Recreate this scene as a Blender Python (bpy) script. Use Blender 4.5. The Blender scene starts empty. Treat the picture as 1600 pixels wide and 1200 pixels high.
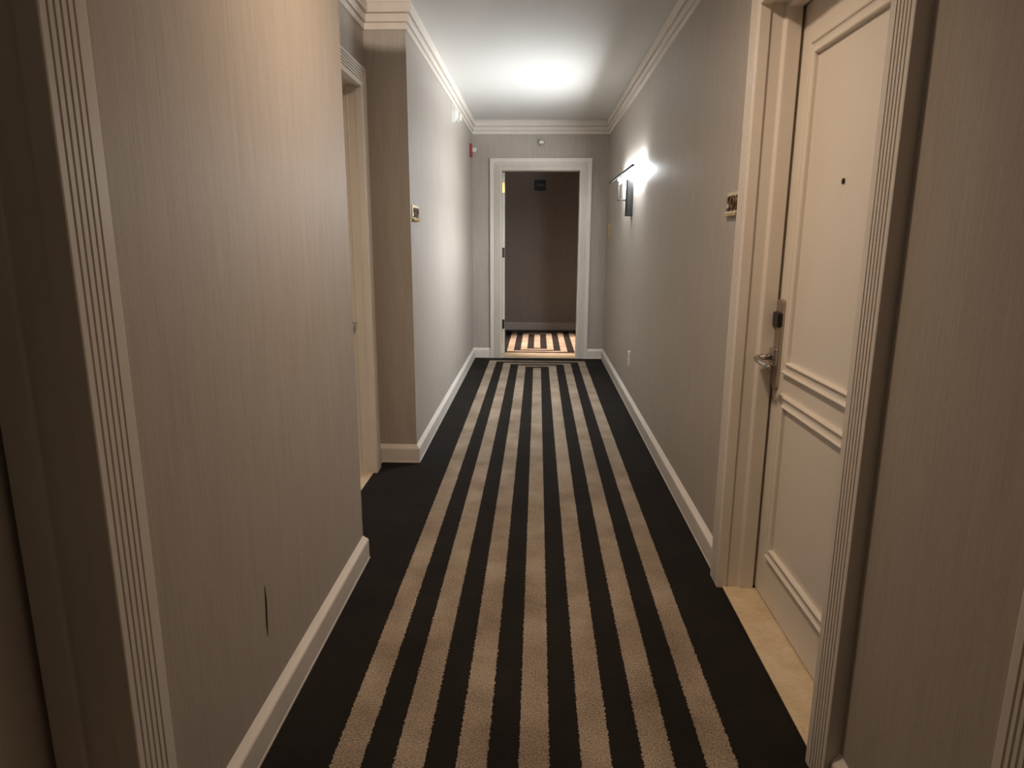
import bpy, bmesh, math, random
from mathutils import Vector, Matrix
random.seed(3)
S = bpy.context.scene
COL = S.collection

# ------------------------------------------------------------------ dimensions (metres)
XR = 0.787          # right wall plane
XL = -0.755         # left wall plane
XN = -0.995         # back of the door recess in the left wall
YN0, YN1 = 2.715, 4.055   # recess from / to
YF = 7.905          # far wall plane
YFB = 8.10          # back of the far wall
YX = 10.42          # far wall of the crossing corridor
ZC = 2.68           # ceiling
YB = -2.6           # corridor carries on behind the viewer
PX = 2.6            # half length of the crossing corridor

# ------------------------------------------------------------------ materials
def mat(name, base, rough=0.6, metal=0.0, spec=0.5):
    m = bpy.data.materials.new(name); m.use_nodes = True
    b = m.node_tree.nodes['Principled BSDF']
    b.inputs['Base Color'].default_value = (*base, 1)
    b.inputs['Roughness'].default_value = rough
    b.inputs['Metallic'].default_value = metal
    b.inputs['Specular IOR Level'].default_value = spec
    return m, m.node_tree.nodes, m.node_tree.links, b

def node(N, t, **kw):
    n = N.new(t)
    for k, v in kw.items():
        if k == 'inp':
            for i, val in v.items(): n.inputs[i].default_value = val
        else: setattr(n, k, v)
    return n

def math_n(N, L, op, a, b=None, c=None):
    n = N.new('ShaderNodeMath'); n.operation = op
    for i, v in enumerate((a, b, c)):
        if v is None: continue
        if isinstance(v, (int, float)): n.inputs[i].default_value = v
        else: L.new(v, n.inputs[i])
    return n.outputs[0]

def noise(N, L, vec_scale, scale, detail=2.0, rough=0.5, src='Object'):
    tc = N.new('ShaderNodeTexCoord'); mp = N.new('ShaderNodeMapping')
    mp.inputs['Scale'].default_value = vec_scale
    L.new(tc.outputs[src], mp.inputs['Vector'])
    n = N.new('ShaderNodeTexNoise'); n.inputs['Scale'].default_value = scale
    n.inputs['Detail'].default_value = detail; n.inputs['Roughness'].default_value = rough
    L.new(mp.outputs[0], n.inputs['Vector'])
    return n.outputs['Fac']

def ramp(N, L, fac, stops):
    r = N.new('ShaderNodeValToRGB')
    while len(r.color_ramp.elements) < len(stops): r.color_ramp.elements.new(0.5)
    for e, (p, c) in zip(r.color_ramp.elements, stops):
        e.position = p; e.color = (*c, 1)
    L.new(fac, r.inputs['Fac'])
    return r.outputs['Color']

def bump(N, L, b, h, strength, dist):
    n = N.new('ShaderNodeBump'); n.inputs['Strength'].default_value = strength
    n.inputs['Distance'].default_value = dist
    L.new(h, n.inputs['Height']); L.new(n.outputs[0], b.inputs['Normal'])

# wallpaper: taupe, fine vertical silk streaks
m_paper, N, L, B = mat('wallpaper', (.33, .29, .25), .55, 0, .35)
a = noise(N, L, (1, 1, .035), 150, 4, .65)
c = noise(N, L, (1, 1, .10), 24, 4, .6)
d = noise(N, L, (1, 1, .30), 330, 3, .65)
s = math_n(N, L, 'ADD', math_n(N, L, 'MULTIPLY', a, .42), math_n(N, L, 'ADD', math_n(N, L, 'MULTIPLY', c, .22), math_n(N, L, 'MULTIPLY', d, .36)))
L.new(ramp(N, L, s, [(.36, (.365, .324, .278)), (.50, (.428, .383, .333)), (.64, (.485, .438, .385))]), B.inputs['Base Color'])
bump(N, L, B, s, .12, .003)

# painted woodwork
m_trim, N, L, B = mat('cream_trim_paint', (.66, .60, .52), .38, 0, .45)
a = noise(N, L, (1, 1, .3), 9, 4)
L.new(ramp(N, L, a, [(.3, (.73, .67, .60)), (.7, (.78, .725, .65))]), B.inputs['Base Color'])
m_door, N, L, B = mat('cream_door_paint', (.66, .60, .52), .42, 0, .45)
a = noise(N, L, (1, 1, .4), 6, 5)
L.new(ramp(N, L, a, [(.3, (.755, .70, .62)), (.7, (.785, .73, .65))]), B.inputs['Base Color'])
m_ceil, N, L, B = mat('ceiling_paint', (.70, .69, .665), .8)
a = noise(N, L, (1, 1, 1), 60, 3)
bump(N, L, B, a, .05, .002)

# marble door sills
m_marble, N, L, B = mat('beige_marble', (.6, .46, .29), .3, 0, .5)
a = noise(N, L, (1, 1, 1), 7, 8, .65)
c = noise(N, L, (1, 3, 1), 17, 6, .7)
col1 = ramp(N, L, a, [(.32, (.62, .48, .30)), (.46, (.70, .56, .37)), (.6, (.76, .63, .45))])
vein = math_n(N, L, 'ABSOLUTE', math_n(N, L, 'SUBTRACT', c, .5))
veinf = ramp(N, L, vein, [(.0, (.72, .64, .55)), (.015, (1, 1, 1))])
mx = node(N, 'ShaderNodeMixRGB', blend_type='MULTIPLY'); mx.inputs[0].default_value = 1
L.new(col1, mx.inputs[1]); L.new(veinf, mx.inputs[2]); L.new(mx.outputs[0], B.inputs['Base Color'])

# carpet: dark field, seven tan stripes closing as nested frames at the end of the run
m_carpet, N, L, B = mat('striped_carpet', (.02, .018, .017), 1.0, 0, .1)
tc = N.new('ShaderNodeTexCoord'); sp = N.new('ShaderNodeSeparateXYZ'); L.new(tc.outputs['Object'], sp.inputs[0])
jit = math_n(N, L, 'MULTIPLY', math_n(N, L, 'SUBTRACT', noise(N, L, (1, 1, 1), 120, 1), .5), .016)
x = math_n(N, L, 'ADD', sp.outputs[0], jit); y = math_n(N, L, 'ADD', sp.outputs[1], jit)
u = math_n(N, L, 'DIVIDE', math_n(N, L, 'ABSOLUTE', math_n(N, L, 'SUBTRACT', x, .0066)), .1707)
def framed(uu, yend, py, sgn):
    v = math_n(N, L, 'DIVIDE', math_n(N, L, 'MULTIPLY', math_n(N, L, 'SUBTRACT', yend, y), sgn), py)
    return math_n(N, L, 'SUBTRACT', 3.245, v)
def light_of(sv):
    fr = math_n(N, L, 'FRACT', math_n(N, L, 'ADD', sv, 10.245))
    return math_n(N, L, 'MULTIPLY', math_n(N, L, 'LESS_THAN', fr, .49), math_n(N, L, 'LESS_THAN', sv, 3.245))
s1 = math_n(N, L, 'MAXIMUM', u, framed(u, 7.715, .148, 1))
l1 = light_of(s1)
s2 = math_n(N, L, 'MAXIMUM', math_n(N, L, 'MAXIMUM', u, framed(u, 10.33, .148, 1)), framed(u, 8.215, .148, -1))
l2 = light_of(s2)
isx = math_n(N, L, 'GREATER_THAN', y, 8.1)
lt = math_n(N, L, 'ADD', math_n(N, L, 'MULTIPLY', l2, isx), math_n(N, L, 'MULTIPLY', l1, math_n(N, L, 'SUBTRACT', 1, isx)))
pile = noise(N, L, (1, 1, 1), 170, 4, .8)
wear = noise(N, L, (1, 1, 1), 3.5, 4, .6)
pw = math_n(N, L, 'ADD', math_n(N, L, 'MULTIPLY', pile, .72), math_n(N, L, 'MULTIPLY', wear, .28))
tan = ramp(N, L, pw, [(.38, (.12, .088, .058)), (.5, (.315, .247, .181)), (.62, (.52, .425, .33))])
dark = ramp(N, L, pw, [(.36, (.012, .010, .009)), (.55, (.0225, .019, .017)), (.66, (.034, .029, .026))])
mx = node(N, 'ShaderNodeMixRGB'); L.new(lt, mx.inputs[0]); L.new(dark, mx.inputs[1]); L.new(tan, mx.inputs[2])
L.new(mx.outputs[0], B.inputs['Base Color'])
bump(N, L, B, pile, .55, .006)

m_chrome, *_ = mat('satin_chrome', (.55, .53, .50), .17, 1.0)
m_plate, *_ = mat('lock_plate_nickel', (.50, .45, .40), .34, 1.0)
m_black, *_ = mat('black_plastic', (.010, .010, .010), .35)
m_blackmetal, *_ = mat('black_metal', (.012, .011, .011), .6, .0, .3)
m_void, *_ = mat('dark_gap', (.004, .004, .004), .9)
m_brass, *_ = mat('polished_brass', (.66, .45, .16), .28, 1.0)
m_champ, *_ = mat('champagne_metal', (.72, .62, .42), .38, .7)
m_bronze, *_ = mat('dark_bronze_numerals', (.10, .055, .02), .4, .6)
m_oldbronze, *_ = mat('dark_bronze_hinge', (.045, .03, .022), .45, .6)
m_red, *_ = mat('red_plastic', (.30, .035, .022), .4)
m_lens, *_ = mat('clear_white_lens', (.72, .70, .66), .2)
m_white, *_ = mat('white_plastic', (.74, .72, .67), .4)
m_socket, *_ = mat('socket_slots', (.05, .045, .04), .6)
m_dim, *_ = mat('grey_sign_face', (.20, .18, .17), .5)
m_led = bpy.data.materials.new('led_diffuser'); m_led.use_nodes = True
nt = m_led.node_tree; nt.nodes.clear()
em = nt.nodes.new('ShaderNodeEmission'); em.inputs['Color'].default_value = (.97, 1.02, 1.06, 1); em.inputs['Strength'].default_value = 312
oo = nt.nodes.new('ShaderNodeOutputMaterial'); nt.links.new(em.outputs[0], oo.inputs[0])

# ------------------------------------------------------------------ mesh helpers
def link(name, bm, m, parent=None, loc=(0, 0, 0), smooth=False):
    bmesh.ops.remove_doubles(bm, verts=bm.verts, dist=1e-6)
    bmesh.ops.recalc_face_normals(bm, faces=bm.faces)
    lv = Vector(loc)
    for v in bm.verts: v.co -= lv
    me = bpy.data.meshes.new(name); bm.to_mesh(me); bm.free()
    if smooth:
        for p in me.polygons: p.use_smooth = True
    me.materials.append(m)
    o = bpy.data.objects.new(name, me); COL.objects.link(o)
    o.location = lv
    if parent is not None:
        o.parent = parent
        o.location = lv - parent.location if parent.parent is None else lv - parent.location - parent.parent.location
    return o

def empty(name, loc):
    o = bpy.data.objects.new(name, None); COL.objects.link(o); o.location = loc
    o.empty_display_size = .1
    return o

def tag(o, label, cat, group=None, kind=None):
    o['label'] = label; o['category'] = cat
    if group: o['group'] = group
    if kind: o['kind'] = kind
    return o

def box(bm, x0, x1, y0, y1, z0, z1, bev=0, seg=2):
    r = bmesh.ops.create_cube(bm, size=1)
    for v in r['verts']:
        v.co = Vector(((x0 + x1) / 2 + v.co.x * (x1 - x0), (y0 + y1) / 2 + v.co.y * (y1 - y0), (z0 + z1) / 2 + v.co.z * (z1 - z0)))
    if bev:
        es = list({e for v in r['verts'] for e in v.link_edges})
        bmesh.ops.bevel(bm, geom=es, offset=bev, segments=seg, affect='EDGES', profile=.5)

def cyl(bm, a, b, r0, r1=None, n=24, caps=True):
    a, b = Vector(a), Vector(b); r1 = r0 if r1 is None else r1
    d = (b - a); q = d.to_track_quat('Z', 'Y').to_matrix().to_4x4()
    bmesh.ops.create_cone(bm, cap_ends=caps, segments=n, radius1=r0, radius2=r1, depth=d.length,
                          matrix=Matrix.Translation((a + b) / 2) @ q)

def tube(bm, pts, radii, n=14):
    """Round bar through points with a radius (ry, rz) at each."""
    rings = []
    for i, p in enumerate(pts):
        p = Vector(p)
        t = (Vector(pts[min(i + 1, len(pts) - 1)]) - Vector(pts[max(i - 1, 0)])).normalized()
        up = Vector((0, 0, 1)); sd = t.cross(up)
        if sd.length < 1e-3: sd = Vector((0, 1, 0))
        sd.normalize(); up = sd.cross(t).normalized()
        ra, rb = radii[i] if isinstance(radii[i], tuple) else (radii[i], radii[i])
        rings.append([bm.verts.new(p + sd * ra * math.cos(2 * math.pi * k / n) + up * rb * math.sin(2 * math.pi * k / n)) for k in range(n)])
    for r0, r1 in zip(rings, rings[1:]):
        for k in range(n): bm.faces.new((r0[k], r0[(k + 1) % n], r1[(k + 1) % n], r1[k]))
    bm.faces.new(rings[0]); bm.faces.new(rings[-1][::-1])

def grid_faces(bm, rings, closed=False):
    R = [[bm.verts.new(p) for p in r] for r in rings]
    n = len(R[0])
    for a, b in zip(R, R[1:]):
        for k in range(n if closed else n - 1):
            bm.faces.new((a[k], a[(k + 1) % n], b[(k + 1) % n], b[k]))
    return R

def casing_mesh(f, u0, u1, zt, prof, z0=0.0):
    """Mitred three-sided frame: prof = (distance out from the opening, protrusion)."""
    bm = bmesh.new()
    rings = [[f(u0 - w, z0, p), f(u0 - w, zt + w, p), f(u1 + w, zt + w, p), f(u1 + w, z0, p)] for w, p in prof]
    R = grid_faces(bm, rings)
    bm.faces.new([r[0] for r in R]); bm.faces.new([r[-1] for r in R][::-1])
    return bm

def rect_mold_mesh(f, u0, u1, z0, z1, prof):
    """Mitred rectangular moulding: prof = (distance in from the outer edge, protrusion)."""
    bm = bmesh.new()
    rings = [[f(u0 + w, z0 + w, p), f(u0 + w, z1 - w, p), f(u1 - w, z1 - w, p), f(u1 - w, z0 + w, p)] for w, p in prof]
    grid_faces(bm, rings, closed=True)
    return bm

def sweep(bm, path, prof, side):
    """Run a profile (offset from the wall, z) along a plan path; side=+1 offsets to the left of travel."""
    pts = [Vector(p) for p in path]
    dirs = [(b - a).normalized() for a, b in zip(pts, pts[1:])]
    nrm = [Vector((-d.y, d.x)) * side for d in dirs]
    secs = []
    for i, p in enumerate(pts):
        if i == 0: m = nrm[0]
        elif i == len(pts) - 1: m = nrm[-1]
        else:
            m = nrm[i - 1] + nrm[i]; m = m / (1 + nrm[i - 1].dot(nrm[i]))
        secs.append([(p.x + m.x * o, p.y + m.y * o, z) for o, z in prof])
    R = grid_faces(bm, secs)
    bm.faces.new(R[0]); bm.faces.new(R[-1][::-1])

fR = lambda u, z, p: (XR - p, u, z)
fL = lambda u, z, p: (XL + p, u, z)
fN = lambda u, z, p: (XN + p, u, z)
fF = lambda u, z, p: (u, YF - p, z)

def fluted(W, first, pitch, n=5, p=.036, depth=.018, gw=.0056):
    out = [(0, -.001), (0, p - .004), (.0012, p - .0012), (.004, p)]
    for k in range(n):
        g = first + pitch * k
        out += [(g - gw / 2, p), (g - gw / 2 + .0012, p - depth), (g + gw / 2 - .0012, p - depth), (g + gw / 2, p)]
    out += [(W - .004, p), (W - .0012, p - .0012), (W, p - .004), (W, -.001)]
    return out

# ------------------------------------------------------------------ the shell
def struct(o, label, cat):
    o['kind'] = 'structure'; o['label'] = label; o['category'] = cat
    return o

bm = bmesh.new()
box(bm, -1.35, 1.2, YB, 8.10, -.06, 0); box(bm, -PX - .1, PX + .1, 8.10, YX + .1, -.06, 0)
struct(link('floor', bm, m_carpet), 'dark carpet with seven tan stripes running down the corridor', 'floor')
bm = bmesh.new()
box(bm, -PX - .1, PX + .1, YB - .1, YX + .1, ZC, ZC + .08)
struct(link('ceiling', bm, m_ceil), 'flat white painted corridor ceiling', 'ceiling')

# door openings (clear edge to clear edge in plan, head height)
D1 = (1.612, 2.545, 2.185)      # right, with the lever lock
D5 = (-.06, .860, 2.185)        # right, nearest
D2 = (.085, 1.024, 2.185)       # left, nearest
D3 = (2.895, 3.832, 2.197)      # in the left recess
D4 = (-.420, .466, 2.147)       # end of the corridor (x range)
RO = .03                        # rough opening clearance behind the casing
bm = bmesh.new()
T = .22
ys = [YB] + [v for D in (D5, D1) for v in (D[0] - RO, D[1] + RO)] + [YFB]
for a, b in zip(ys[0::2], ys[1::2]): box(bm, XR, XR + T, a, b, 0, ZC)
for D in (D5, D1): box(bm, XR, XR + T, D[0] - RO, D[1] + RO, D[2] + RO, ZC)
struct(link('wall_right', bm, m_paper), 'right wall of streaky taupe wallpaper carrying the lit sconce', 'wall')
bm = bmesh.new()
XO = XN - .22
box(bm, XO, XL, YB, D2[0] - RO, 0, ZC); box(bm, XO, XL, D2[1] + RO, YN0, 0, ZC); box(bm, XO, XL, D2[0] - RO, D2[1] + RO, D2[2] + RO, ZC)
box(bm, XO, XN, YN0, D3[0] - RO, 0, ZC); box(bm, XO, XN, D3[1] + RO, YN1, 0, ZC); box(bm, XO, XN, D3[0] - RO, D3[1] + RO, D3[2] + RO, ZC)
box(bm, XO, XL, YN1, YFB, 0, ZC)
wl = struct(link('wall_left', bm, m_paper), 'left wall of streaky taupe wallpaper with a recess for a door', 'wall')
bm = bmesh.new()
v = [bm.verts.new(p) for p in [(XL + .0012, 1.688, .445), (XL + .0012, 1.6935, .40), (XL + .0012, 1.683, .288), (XL + .0012, 1.6785, .33)]]
bm.faces.new(v)
w2 = [bm.verts.new(q.co - Vector((.004, 0, 0))) for q in v]
bm.faces.new(w2[::-1])
for i in range(4): bm.faces.new((v[i], w2[i], w2[(i + 1) % 4], v[(i + 1) % 4]))
tear = link('tear', bm, m_void, wl); tear['label'] = 'thin dark vertical slit in the wallpaper'
bm = bmesh.new()
box(bm, XO, D4[0] - RO, YF, YFB, 0, ZC); box(bm, D4[1] + RO, XR + T, YF, YFB, 0, ZC); box(bm, D4[0] - RO, D4[1] + RO, YF, YFB, D4[2] + RO, ZC)
box(bm, -PX, XO, YF, YFB, 0, ZC); box(bm, XR + T, PX, YF, YFB, 0, ZC)
struct(link('wall_far', bm, m_paper), 'taupe wallpapered end wall around the open doorway', 'wall')
bm = bmesh.new(); box(bm, -PX, PX, YX, YX + .1, 0, ZC)
struct(link('wall_beyond', bm, m_paper), 'dark brown wall of the crossing corridor seen through the doorway', 'wall')
bm = bmesh.new()
for sx in (-1, 1): box(bm, min(sx * PX, sx * (PX + .1)), max(sx * PX, sx * (PX + .1)), YF, YX + .1, 0, ZC)
struct(link('wall_crossing', bm, m_paper), 'end walls of the crossing corridor, out of sight beyond the doorway', 'wall')
bm = bmesh.new(); box(bm, XO, XR + T, YB - .1, YB, 0, ZC)
struct(link('wall_near', bm, m_paper), 'wallpapered wall behind the viewer', 'wall')

# baseboards
BP = [(0, 0), (.022, 0), (.022, .006), (.020, .010), (.020, .089), (.0175, .095), (.010, .1035), (.0035, .112), (0, .117)]
CW1, CW2, CW4 = .109, .116, .132
bm = bmesh.new()
sweep(bm, [(XR, YF), (XR, D1[1] + CW1)], BP, -1); sweep(bm, [(XR, D1[0] - CW1), (XR, D5[1] + CW1)], BP, -1); sweep(bm, [(XR, D5[0] - CW1), (XR, YB)], BP, -1)
struct(link('baseboard_right', bm, m_trim), 'cream painted baseboard along the right wall', 'baseboard')
bm = bmesh.new()
sweep(bm, [(XL, YB), (XL, D2[0] - CW2)], BP, -1)
sweep(bm, [(XL, D2[1] + CW2), (XL, YN0), (XN, YN0), (XN, D3[0] - CW1)], BP, -1)
sweep(bm, [(XN, D3[1] + CW1), (XN, YN1), (XL, YN1), (XL, YF)], BP, -1)
struct(link('baseboard_left', bm, m_trim), 'cream painted baseboard along the left wall and its recess', 'baseboard')
bm = bmesh.new()
sweep(bm, [(XL, YF), (D4[0] - CW4, YF)], BP, -1); sweep(bm, [(D4[1] + CW4, YF), (XR, YF)], BP, -1)
struct(link('baseboard_far', bm, m_trim), 'two short cream baseboards either side of the far doorway', 'baseboard')
bm = bmesh.new(); sweep(bm, [(-PX, YX), (PX, YX)], BP, -1)
struct(link('baseboard_beyond', bm, m_trim), 'baseboard of the crossing corridor seen through the doorway', 'baseboard')

# stepped crown moulding
CP = [(0, 2.534), (.010, 2.534), (.0125, 2.537), (.0125, 2.564), (.004, 2.565), (.004, 2.571), (.022, 2.5715), (.024, 2.575), (.024, 2.608),
      (.012, 2.609), (.012, 2.616), (.036, 2.6165), (.039, 2.621), (.039, 2.664), (.034, 2.670), (.034, ZC), (0, ZC)]
bm = bmesh.new(); sweep(bm, [(XL, YB), (XL, YN0), (XN, YN0), (XN, YN1), (XL, YN1), (XL, YF), (XR, YF), (XR, YB)], CP, -1)
struct(link('trim_1', bm, m_trim), 'stepped cream crown moulding round the top of the corridor walls', 'crown moulding')

# ------------------------------------------------------------------ doors
def jamb_prof(stop, end):
    # (out from the clear opening, protrusion from the wall)
    return [(.006, .002), (.006, -.046), (.0045, -.0495), (.001, -.052), (-.008, -.053), (-.011, -.0555), (-.012, -.059), (-.012, stop + .003), (-.010, stop), (.020, stop), (.020, end), (.029, end), (.029, .002)]

def sill(name, parent, x0, x1, y0, y1, h=.004):
    bm = bmesh.new(); box(bm, x0, x1, y0, y1, -.004, h, .002)
    return link(name, bm, m_marble, parent)

MP = [(0, -.002), (0, .011), (.002, .0145), (.006, .0165), (.010, .0145), (.012, .0105), (.018, .0085), (.028, .0085), (.035, .0105), (.037, .0145), (.041, .0165), (.045, .0145), (.047, .011), (.047, -.002)]

def panels(f_leaf, leaf, y0, y1, ztop=2.038):
    for nm, z0, z1 in (('upper_panel_molding', .922, ztop), ('lower_panel_molding', .198, .846)):
        link(nm, rect_mold_mesh(f_leaf, y0, y1, z0, z1, MP), m_door, leaf)

def hinge_bm(y, z, x0, x1, d=.003):
    bm = bmesh.new(); box(bm, x0, x1, y - d, y + d, z - .055, z + .055, .001)
    for k in range(5): cyl(bm, (x0 - .004, y - .006, z - .055 + k * .022 + .001), (x0 - .004, y - .006, z - .055 + (k + 1) * .022 - .001), .006, n=12)
    for dz in (-.04, -.013, .013, .04):
        cyl(bm, ((x0 + x1) / 2 + (.008 if dz in (-.04, .013) else -.006), y - d - .001, z + dz), ((x0 + x1) / 2 + (.008 if dz in (-.04, .013) else -.006), y, z + dz), .0042, n=12)
    return bm

# door_1: the closed cream door on the right with lever lock
d1 = struct(empty('door_1', (XR, (D1[0] + D1[1]) / 2, 0)), 'closed cream panelled door on the right with a chrome lever lock', 'door')
link('casing', casing_mesh(fR, D1[0], D1[1], D1[2], fluted(CW1, .0315, .01475)), m_trim, d1)
link('jamb', casing_mesh(fR, D1[0], D1[1], D1[2], jamb_prof(-.107, -.19)), m_trim, d1)
XD = .905
fD = lambda u, z, p: (XD - p, u, z)
bm = bmesh.new(); box(bm, XD, XD + .045, D1[0] - .016, D1[1] + .016, .010, D1[2] + .016, .0015, 1)
leaf = link('leaf', bm, m_door, d1)
panels(fD, leaf, 1.735, 2.435)
sill('threshold', d1, XR - .012, XR + .20, D1[0] - .004, D1[1] + .004)
# lock plate: long rounded-end escutcheon
LY, LX = 2.505, XD
def stadium(bm, y, z0, z1, w, x0, x1, rtop, n=10):
    pts = []
    for k in range(n + 1):
        a = math.pi * k / n; pts.append((y + w * math.cos(a), z1 - rtop + rtop * math.sin(a)))
    for k in range(n + 1):
        a = math.pi + math.pi * k / n; pts.append((y + w * math.cos(a), z0 + w * 1.5 + w * 1.5 * math.sin(a)))
    cy = sum(p[0] for p in pts) / len(pts); cz = (z0 + z1) / 2
    def ring(x, k): return [(x, cy + (p[0] - cy) * k, cz + (p[1] - cz) * (1 - (1 - k) * .16)) for p in pts]
    R = grid_faces(bm, [ring(x1, 1), ring(x0 + .002, 1), ring(x0, .94)], closed=True)
    bm.faces.new(R[0]); bm.faces.new(R[-1][::-1])
bm = bmesh.new(); stadium(bm, LY, .846, 1.186, .029, LX - .014, LX + .001, .012)
lock = link('lock', bm, m_plate, d1); lock['label'] = 'long chrome lock plate with rounded ends'
bm = bmesh.new(); box(bm, LX - .026, LX - .006, LY - .031, LY + .031, 1.082, 1.138, .007, 3)
cr = link('card_reader', bm, m_black, lock); cr['label'] = 'black plastic card reader block'
bm = bmesh.new(); box(bm, LX - .030, LX - .012, LY - .027, LY + .027, .938, 1.004, .006, 3); cyl(bm, (LX - .026, LY, .968), (LX - .040, LY, .968), .022, .018, 28)
link('rosette', bm, m_chrome, lock, smooth=False)
bm = bmesh.new()
tube(bm, [(LX - .030, LY + .004, .968), (LX - .060, LY + .005, .967), (LX - .078, LY + .002, .966), (LX - .087, LY - .012, .965), (LX - .088, LY - .035, .963), (LX - .086, LY - .070, .959), (LX - .083, LY - .105, .956), (LX - .080, LY - .132, .954), (LX - .079, LY - .138, .954)],
     [.0105, .0105, .0115, (.0095, .0115), (.0085, .011), (.008, .0105), (.0075, .010), (.006, .009), (.003, .005)])
link('lever_handle', bm, m_chrome, lock, smooth=True)
bm = bmesh.new(); cyl(bm, (XD + .001, 2.106, 1.569), (XD - .004, 2.106, 1.569), .009, .008, 24); cyl(bm, (XD - .0035, 2.106, 1.569), (XD - .0046, 2.106, 1.569), .0055, .005, 20)
ph = link('peephole', bm, m_oldbronze, d1)

# door_5: the nearest doorway on the right, only its fluted casing in view
d5 = struct(empty('door_5', (XR, (D5[0] + D5[1]) / 2, 0)), 'nearest doorway on the right, only its fluted casing at the frame edge', 'door')
link('casing', casing_mesh(fR, D5[0], D5[1], D5[2], fluted(CW1, .0315, .0135)), m_trim, d5)
link('jamb', casing_mesh(fR, D5[0], D5[1], D5[2], jamb_prof(-.107, -.19)), m_trim, d5)
bm = bmesh.new(); box(bm, XD, XD + .045, D5[0] - .016, D5[1] + .016, .010, D5[2] + .016, .0015, 1)
lf = link('leaf', bm, m_door, d5); panels(fD, lf, D5[0] + .11, D5[1] - .11)
sill('threshold', d5, XR - .012, XR + .20, D5[0] - .004, D5[1] + .004)

# door_2: the nearest doorway on the left, in shade
d2 = struct(empty('door_2', (XL, (D2[0] + D2[1]) / 2, 0)), 'shaded doorway nearest on the left with five-groove casing', 'door')
link('casing', casing_mesh(fL, D2[0], D2[1], D2[2], fluted(CW2, .0205, .0156)), m_trim, d2)
link('jamb', casing_mesh(fL, D2[0], D2[1], D2[2], jamb_prof(-.112, -.19)), m_trim, d2)
XD2 = XL - .126
fD2 = lambda u, z, p: (XD2 + p, u, z)
bm = bmesh.new(); box(bm, XD2 - .045, XD2, D2[0] - .016, D2[1] + .016, .010, D2[2] + .016, .0015, 1)
lf = link('leaf', bm, m_door, d2); panels(fD2, lf, D2[0] + .11, D2[1] - .11)
sill('threshold', d2, XL - .20, XL + .012, D2[0] - .004, D2[1] + .004)

# door_3: in the recess
d3 = struct(empty('door_3', (XN, (D3[0] + D3[1]) / 2, 0)), 'door half hidden in the left recess with fluted head casing', 'door')
link('casing', casing_mesh(fN, D3[0], D3[1], D3[2], fluted(CW1, .029, .0150)), m_trim, d3)
link('jamb', casing_mesh(fN, D3[0], D3[1], D3[2], jamb_prof(-.107, -.19)), m_trim, d3)
XD3 = XN - .118
fD3 = lambda u, z, p: (XD3 + p, u, z)
bm = bmesh.new(); box(bm, XD3 - .045, XD3, D3[0] - .016, D3[1] + .016, .010, D3[2] + .016, .0015, 1)
lf = link('leaf', bm, m_door, d3); panels(fD3, lf, D3[0] + .11, D3[1] - .11)
sill('threshold', d3, XN - .20, XN + .012, D3[0] - .004, D3[1] + .004)
bm = bmesh.new()
ly = D3[1] - .045
box(bm, XD3 - .001, XD3 + .010, ly - .024, ly + .024, .79, 1.13, .004)
lk = link('lock', bm, m_plate, d3)
bm = bmesh.new()
cyl(bm, (XD3 + .008, ly, .915), (XD3 + .06, ly, .915), .012)
tube(bm, [(XD3 + .060, ly + .014, .915), (XD3 + .074, ly - .002, .915), (XD3 + .077, ly - .03, .913), (XD3 + .072, ly - .08, .909), (XD3 + .067, ly - .11, .909)], [.010, .012, .010, .009, .005])
link('lever_handle', bm, m_chrome, lk, smooth=True)

# door_4: open doorway at the end
d4 = struct(empty('door_4', ((D4[0] + D4[1]) / 2, YF, 0)), 'open doorway at the end of the corridor, its door swung away', 'door')
link('casing', casing_mesh(fF, D4[0], D4[1], D4[2], fluted(CW4, .018, .0155, 5, .03, .012, .0072)), m_trim, d4)
link('jamb', casing_mesh(fF, D4[0], D4[1], D4[2], [(.008, .002), (.008, -.05), (.0, -.055), (0, -.155), (.008, -.157), (.008, -.20), (.029, -.20), (.029, .002)]), m_trim, d4)
sill('threshold', d4, D4[0] - .006, D4[1] + .006, YF - .015, YFB + .085, .006)
hx, hy = D4[0] - .016, YFB + .012
ang = math.radians(101)
def swing(bm):
    bmesh.ops.rotate(bm, cent=(hx, hy, 0), matrix=Matrix.Rotation(ang, 3, 'Z'), verts=bm.verts)
    return bm
bm = bmesh.new(); box(bm, hx + .004, hx + .885, hy - .046, hy, .016, D4[2] - .004, .0015, 1)
leaf4 = link('leaf', swing(bm), m_door, d4)
for z, m, lb in ((1.975, m_brass, 'polished brass hinge'), (1.23, m_oldbronze, 'dark bronze hinge'), (.375, m_oldbronze, 'dark bronze hinge')):
    bm = bmesh.new(); box(bm, hx + .0015, hx + .0045, hy - .042, hy - .002, z - .057, z + .057, .0008, 1)
    for k in range(5): cyl(bm, (hx - .002, hy + .004, z - .055 + k * .022 + .001), (hx - .002, hy + .004, z - .055 + (k + 1) * .022 - .001), .006, n=12)
    h = link('hinge', swing(bm), m, leaf4); h['label'] = lb
bm = bmesh.new(); cyl(bm, (hx + .82, hy - .046, .97), (hx + .82, hy - .10, .97), .011); tube(bm, [(hx + .83, hy - .10, .97), (hx + .80, hy - .108, .97), (hx + .72, hy - .102, .965)], [.01, .011, .006])
link('lever_handle', swing(bm), m_chrome, leaf4)

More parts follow.
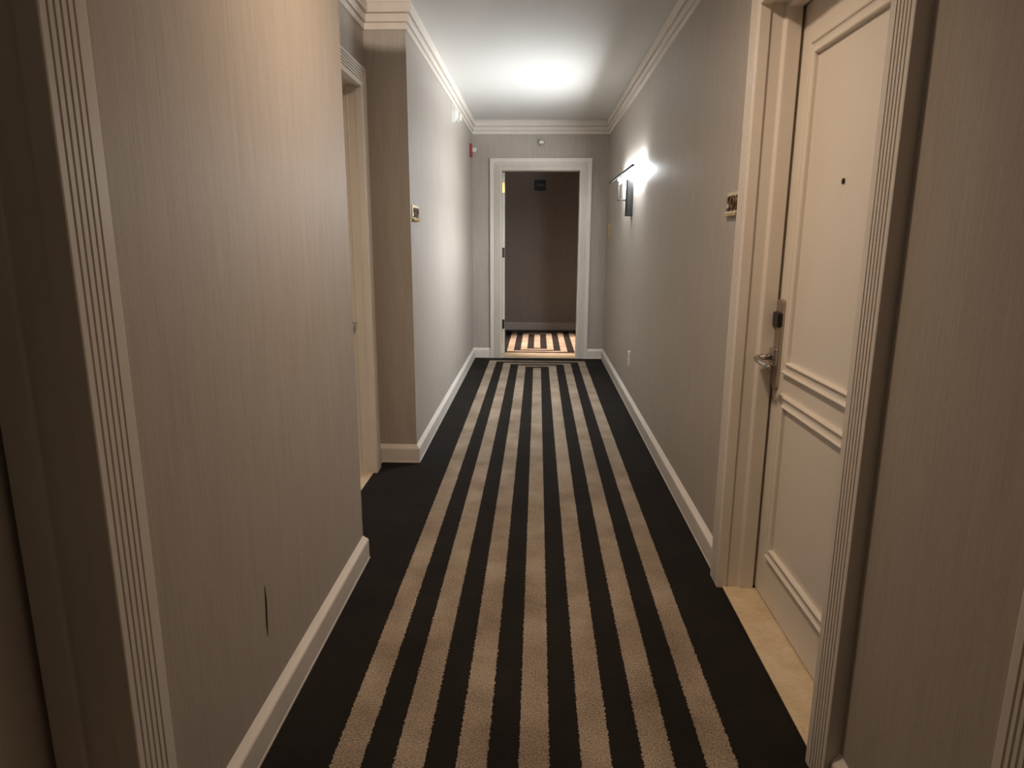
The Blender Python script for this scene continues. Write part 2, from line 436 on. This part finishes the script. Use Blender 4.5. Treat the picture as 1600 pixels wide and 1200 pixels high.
# ------------------------------------------------------------------ lit linear wall sconce
SY, SZ, SX = 5.86, 1.912, XR - .115
sc = tag(empty('wall_sconce', (XR, SY, 1.585)), 'lit black wall sconce on the right wall, a thin long bar on a square arm', 'wall lamp')
bm = bmesh.new(); box(bm, XR - .050, XR, SY - .055, SY + .055, 1.585, 1.884, .003)
link('back_plate', bm, m_blackmetal, sc)
bm = bmesh.new()
box(bm, SX - .006, XR - .04, SY - .006, SY + .006, 1.708, 1.720, .001); box(bm, SX - .006, SX + .006, SY - .006, SY + .006, 1.708, SZ, .001)
link('arm', bm, m_blackmetal, sc)
bm = bmesh.new(); box(bm, SX - .0075, SX + .0075, SY - .84, SY + .74, SZ - .007, SZ + .007, .001)
link('bar', bm, m_blackmetal, sc)
bm = bmesh.new()      # wedge-shaped diffuser: upright towards the wall, leaning out at the top towards the room
R_ = grid_faces(bm, [[(XR - .044, yy, SZ - .026), (XR - .044, yy, SZ + .016), (XR - .0565, yy, SZ + .016)] for yy in (SY - .64, SY + .60)], closed=True)
bm.faces.new(R_[0]); bm.faces.new(R_[1][::-1])
link('light_strip', bm, m_led, sc)
bm = bmesh.new(); box(bm, XR - .0575, XR - .043, SY - .642, SY + .602, SZ + .0165, SZ + .0195, .0005, 1)
link('added_light_shield', bm, m_blackmetal, sc)  # opaque strip added over the diffuser to hold its light off the ceiling

# ------------------------------------------------------------------ room number plates
def text_mesh(body, size, depth):
    cu = bpy.data.curves.new('numerals', 'FONT'); cu.body = body; cu.size = size; cu.extrude = depth; cu.align_x = 'LEFT'
    cu.resolution_u = 4
    o = bpy.data.objects.new('tmp', cu); COL.objects.link(o)
    bpy.context.view_layer.update()
    me = bpy.data.meshes.new_from_object(o.evaluated_get(bpy.context.evaluated_depsgraph_get()))
    bpy.data.objects.remove(o)
    bm = bmesh.new(); bm.from_mesh(me); bpy.data.meshes.remove(me)
    return bm

def number_plate(xw, sgn, ya, yb, z0, z1, body, label):
    """sgn: +1 plate faces +x (left wall), -1 faces -x. ya = where reading starts."""
    t = tag(empty('room_number_plate', (xw, (ya + yb) / 2, z0)), label, 'room number sign', 'brass room number plates')
    bm = bmesh.new(); box(bm, min(xw, xw + sgn * .006), max(xw, xw + sgn * .006), min(ya, yb), max(ya, yb), z0, z1, .0015)
    link('plate', bm, m_champ, t)
    bm = bmesh.new(); box(bm, min(xw + sgn * .004, xw + sgn * .016), max(xw + sgn * .004, xw + sgn * .016), min(ya, yb), max(ya, yb), z0, z0 + .016, .002)
    r = link('rail', bm, m_brass, t); r['label'] = 'brass rail along the bottom edge'
    bm = text_mesh(body, .086, .004)
    w = max(v.co.x for v in bm.verts); L0 = abs(yb - ya)
    k = (L0 - .03) / w
    dirn = 1 if yb > ya else -1
    for v in bm.verts:
        tx, ty, tz = v.co
        v.co = Vector((xw + sgn * (.009 + tz), ya + dirn * (.015 + tx * k), z0 + .022 + ty * .98))
    n = link('numerals', bm, m_bronze, t); n['label'] = 'raised dark bronze digits'
number_plate(XR, -1, 2.905, 2.735, 1.490, 1.585, '501', 'brass room number plate half hidden beside the right door casing')
number_plate(XL, 1, 4.10, 4.30, 1.497, 1.592, '502', 'brass room number plate on the left wall just past the recess corner')

bm = bmesh.new(); box(bm, XR - .012, XR, 7.60, 7.70, 1.405, 1.560, .003)
t = tag(empty('brass_wall_sign', (XR, 7.65, 1.405)), 'small brass plate on the right wall beside the far corner', 'wall plate')
link('plate', bm, m_brass, t)
for z in (1.425, 1.54):
    bm = bmesh.new(); cyl(bm, (XR - .011, 7.65, z), (XR - .0145, 7.65, z), .004, n=12)
    link('screw', bm, m_oldbronze, t)

# outlet
t = tag(empty('wall_outlet', (XR, 5.63, .345)), 'white wall outlet low on the right wall', 'outlet')
bm = bmesh.new(); box(bm, XR - .009, XR, 5.585, 5.675, .345, .470, .003)
link('cover_plate', bm, m_white, t)
for z in (.378, .432):
    bm = bmesh.new(); box(bm, XR - .0115, XR - .007, 5.613, 5.647, z - .017, z + .017, .004)
    s_ = link('socket', bm, m_white, t)
    bm = bmesh.new()
    for dy in (-.007, .007): box(bm, XR - .0122, XR - .011, 5.63 + dy - .0012, 5.63 + dy + .0012, z - .004, z + .008)
    box(bm, XR - .0122, XR - .011, 5.6275, 5.6325, z - .012, z - .008)
    link('slots', bm, m_socket, s_)

# fire alarm strobe
t = tag(empty('fire_strobe', (XL, 7.70, 2.272)), 'red fire alarm strobe with a white lens on the left wall by the far corner', 'fire alarm')
bm = bmesh.new(); box(bm, XL, XL + .024, 7.645, 7.755, 2.272, 2.405, .006)
link('housing', bm, m_red, t)
bm = bmesh.new(); box(bm, XL + .022, XL + .070, 7.672, 7.728, 2.322, 2.366, .008, 3)
link('lens', bm, m_lens, t)

# speaker and detector under the crown on the left wall
t = tag(empty('wall_speaker', (XL, 6.10, 2.36)), 'round white wall speaker under the crown moulding on the left', 'speaker')
bm = bmesh.new(); cyl(bm, (XL, 6.10, 2.442), (XL + .016, 6.10, 2.442), .082, .078, 40)
link('base', bm, m_white, t)
bm = bmesh.new()
for r, x0, x1 in ((.066, .016, .032), (.054, .032, .042), (.040, .042, .049), (.024, .049, .054)): cyl(bm, (XL + x0, 6.10, 2.442), (XL + x1, 6.10, 2.442), r, r - .004, 36)
link('grille', bm, m_white, t)
t = tag(empty('wall_detector', (XL, 6.52, 2.435)), 'small white detector box just beyond the round wall speaker', 'detector')
bm = bmesh.new(); box(bm, XL, XL + .014, 6.48, 6.56, 2.435, 2.528, .004)
link('base', bm, m_white, t)
bm = bmesh.new(); box(bm, XL + .012, XL + .040, 6.492, 6.548, 2.448, 2.516, .010, 3)
link('cover', bm, m_white, t)

# sidewall sprinkler above the far doorway
t = tag(empty('fire_sprinkler', (.027, YF, 2.40)), 'small chrome sprinkler head on the wall above the far doorway', 'sprinkler')
bm = bmesh.new(); cyl(bm, (.027, YF, 2.44), (.027, YF - .010, 2.44), .038, .030, 32); cyl(bm, (.027, YF - .008, 2.44), (.027, YF - .03, 2.44), .018, .014, 24)
link('escutcheon', bm, m_chrome, t)
bm = bmesh.new()
for dz in (-.016, .016): box(bm, .024, .030, YF - .060, YF - .028, 2.44 + dz - .003, 2.44 + dz + .003, .001)
cyl(bm, (.027, YF - .03, 2.44), (.027, YF - .058, 2.44), .0035, n=12)
link('frame_arms', bm, m_oldbronze, t)
bm = bmesh.new(); box(bm, .003, .051, YF - .064, YF - .060, 2.425, 2.455, .0015); box(bm, .003, .051, YF - .064, YF - .030, 2.455, 2.458, .001)
link('deflector', bm, m_chrome, t)

# dark sign on the wall of the crossing corridor
t = tag(empty('dark_sign', (.024, YX, 2.095)), 'small dark square sign high on the wall beyond the doorway', 'sign')
bm = bmesh.new(); box(bm, -.060, .108, YX - .030, YX, 2.095, 2.245, .004)
link('housing', bm, m_black, t)
bm = bmesh.new(); box(bm, -.030, .085, YX - .032, YX - .029, 2.162, 2.192, .001)
f_ = link('face_strip', bm, m_dim, t); f_['label'] = 'grey strip across the sign'

# ------------------------------------------------------------------ lights
def lamp(name, kind, loc, energy, color, target=None, **kw):
    l = bpy.data.lights.new(name, kind); l.energy = energy; l.color = color
    for k, v in kw.items(): setattr(l, k, v)
    o = bpy.data.objects.new(name, l); COL.objects.link(o); o.location = loc
    if target is not None:
        o.rotation_euler = (Vector(target) - Vector(loc)).to_track_quat('-Z', 'Y').to_euler()
    return o
# recessed ceiling lamp just above the top edge of the view
lamp('corridor_downlight', 'AREA', (-.12, 2.0, 2.665), 18.5, (1.0, .75, .54), (-.10, 2.9, 0), shape='DISK', size=.16, spread=math.radians(142))
# unseen narrow spot, added to brighten the crown and top of the recess end wall
lamp('added_crown_spot', 'SPOT', (.35, -1.2, 2.02), 480, (1.0, .84, .72), (-.83, 4.05, 2.02 + 5.38*math.tan(math.radians(12.3))), spot_size=math.radians(16), spot_blend=.08, shadow_soft_size=.03)
# crossing corridor
lamp('crossing_downlight', 'SPOT', (.18, 9.1, 2.66), 1000, (1.0, .78, .66), (.22, 9.0, 0), spot_size=math.radians(48), spot_blend=.9, shadow_soft_size=.05)

w = bpy.data.worlds.new('World'); S.world = w; w.use_nodes = True
w.node_tree.nodes['Background'].inputs[0].default_value = (0, 0, 0, 1)
w.node_tree.nodes['Background'].inputs[1].default_value = 0

# ------------------------------------------------------------------ camera
M = ((0.9992742790486695, 0.037878450788031454, 0.004017237565860204),
     (0.011984603919820378, -0.21254169089532848, -0.97707850191284),
     (-0.03615638948577284, 0.9764175605739859, -0.2128414031670055))
cd = bpy.data.cameras.new('camera'); cam = bpy.data.objects.new('camera', cd); COL.objects.link(cam)
rt, up, bk = Vector(M[0]), -Vector(M[1]), -Vector(M[2])
cam.matrix_world = Matrix(((rt.x, up.x, bk.x, 0), (rt.y, up.y, bk.y, 0), (rt.z, up.z, bk.z, 1.4), (0, 0, 0, 1)))
cd.sensor_fit = 'HORIZONTAL'; cd.sensor_width = 36; cd.lens = 36 * 1046.69 / 1600
cd.clip_start = .02
S.camera = cam
S.view_settings.view_transform = 'Standard'; S.view_settings.look = 'None'
S.view_settings.gamma = 1; S.view_settings.use_curve_mapping = False
S.view_settings.exposure = 0
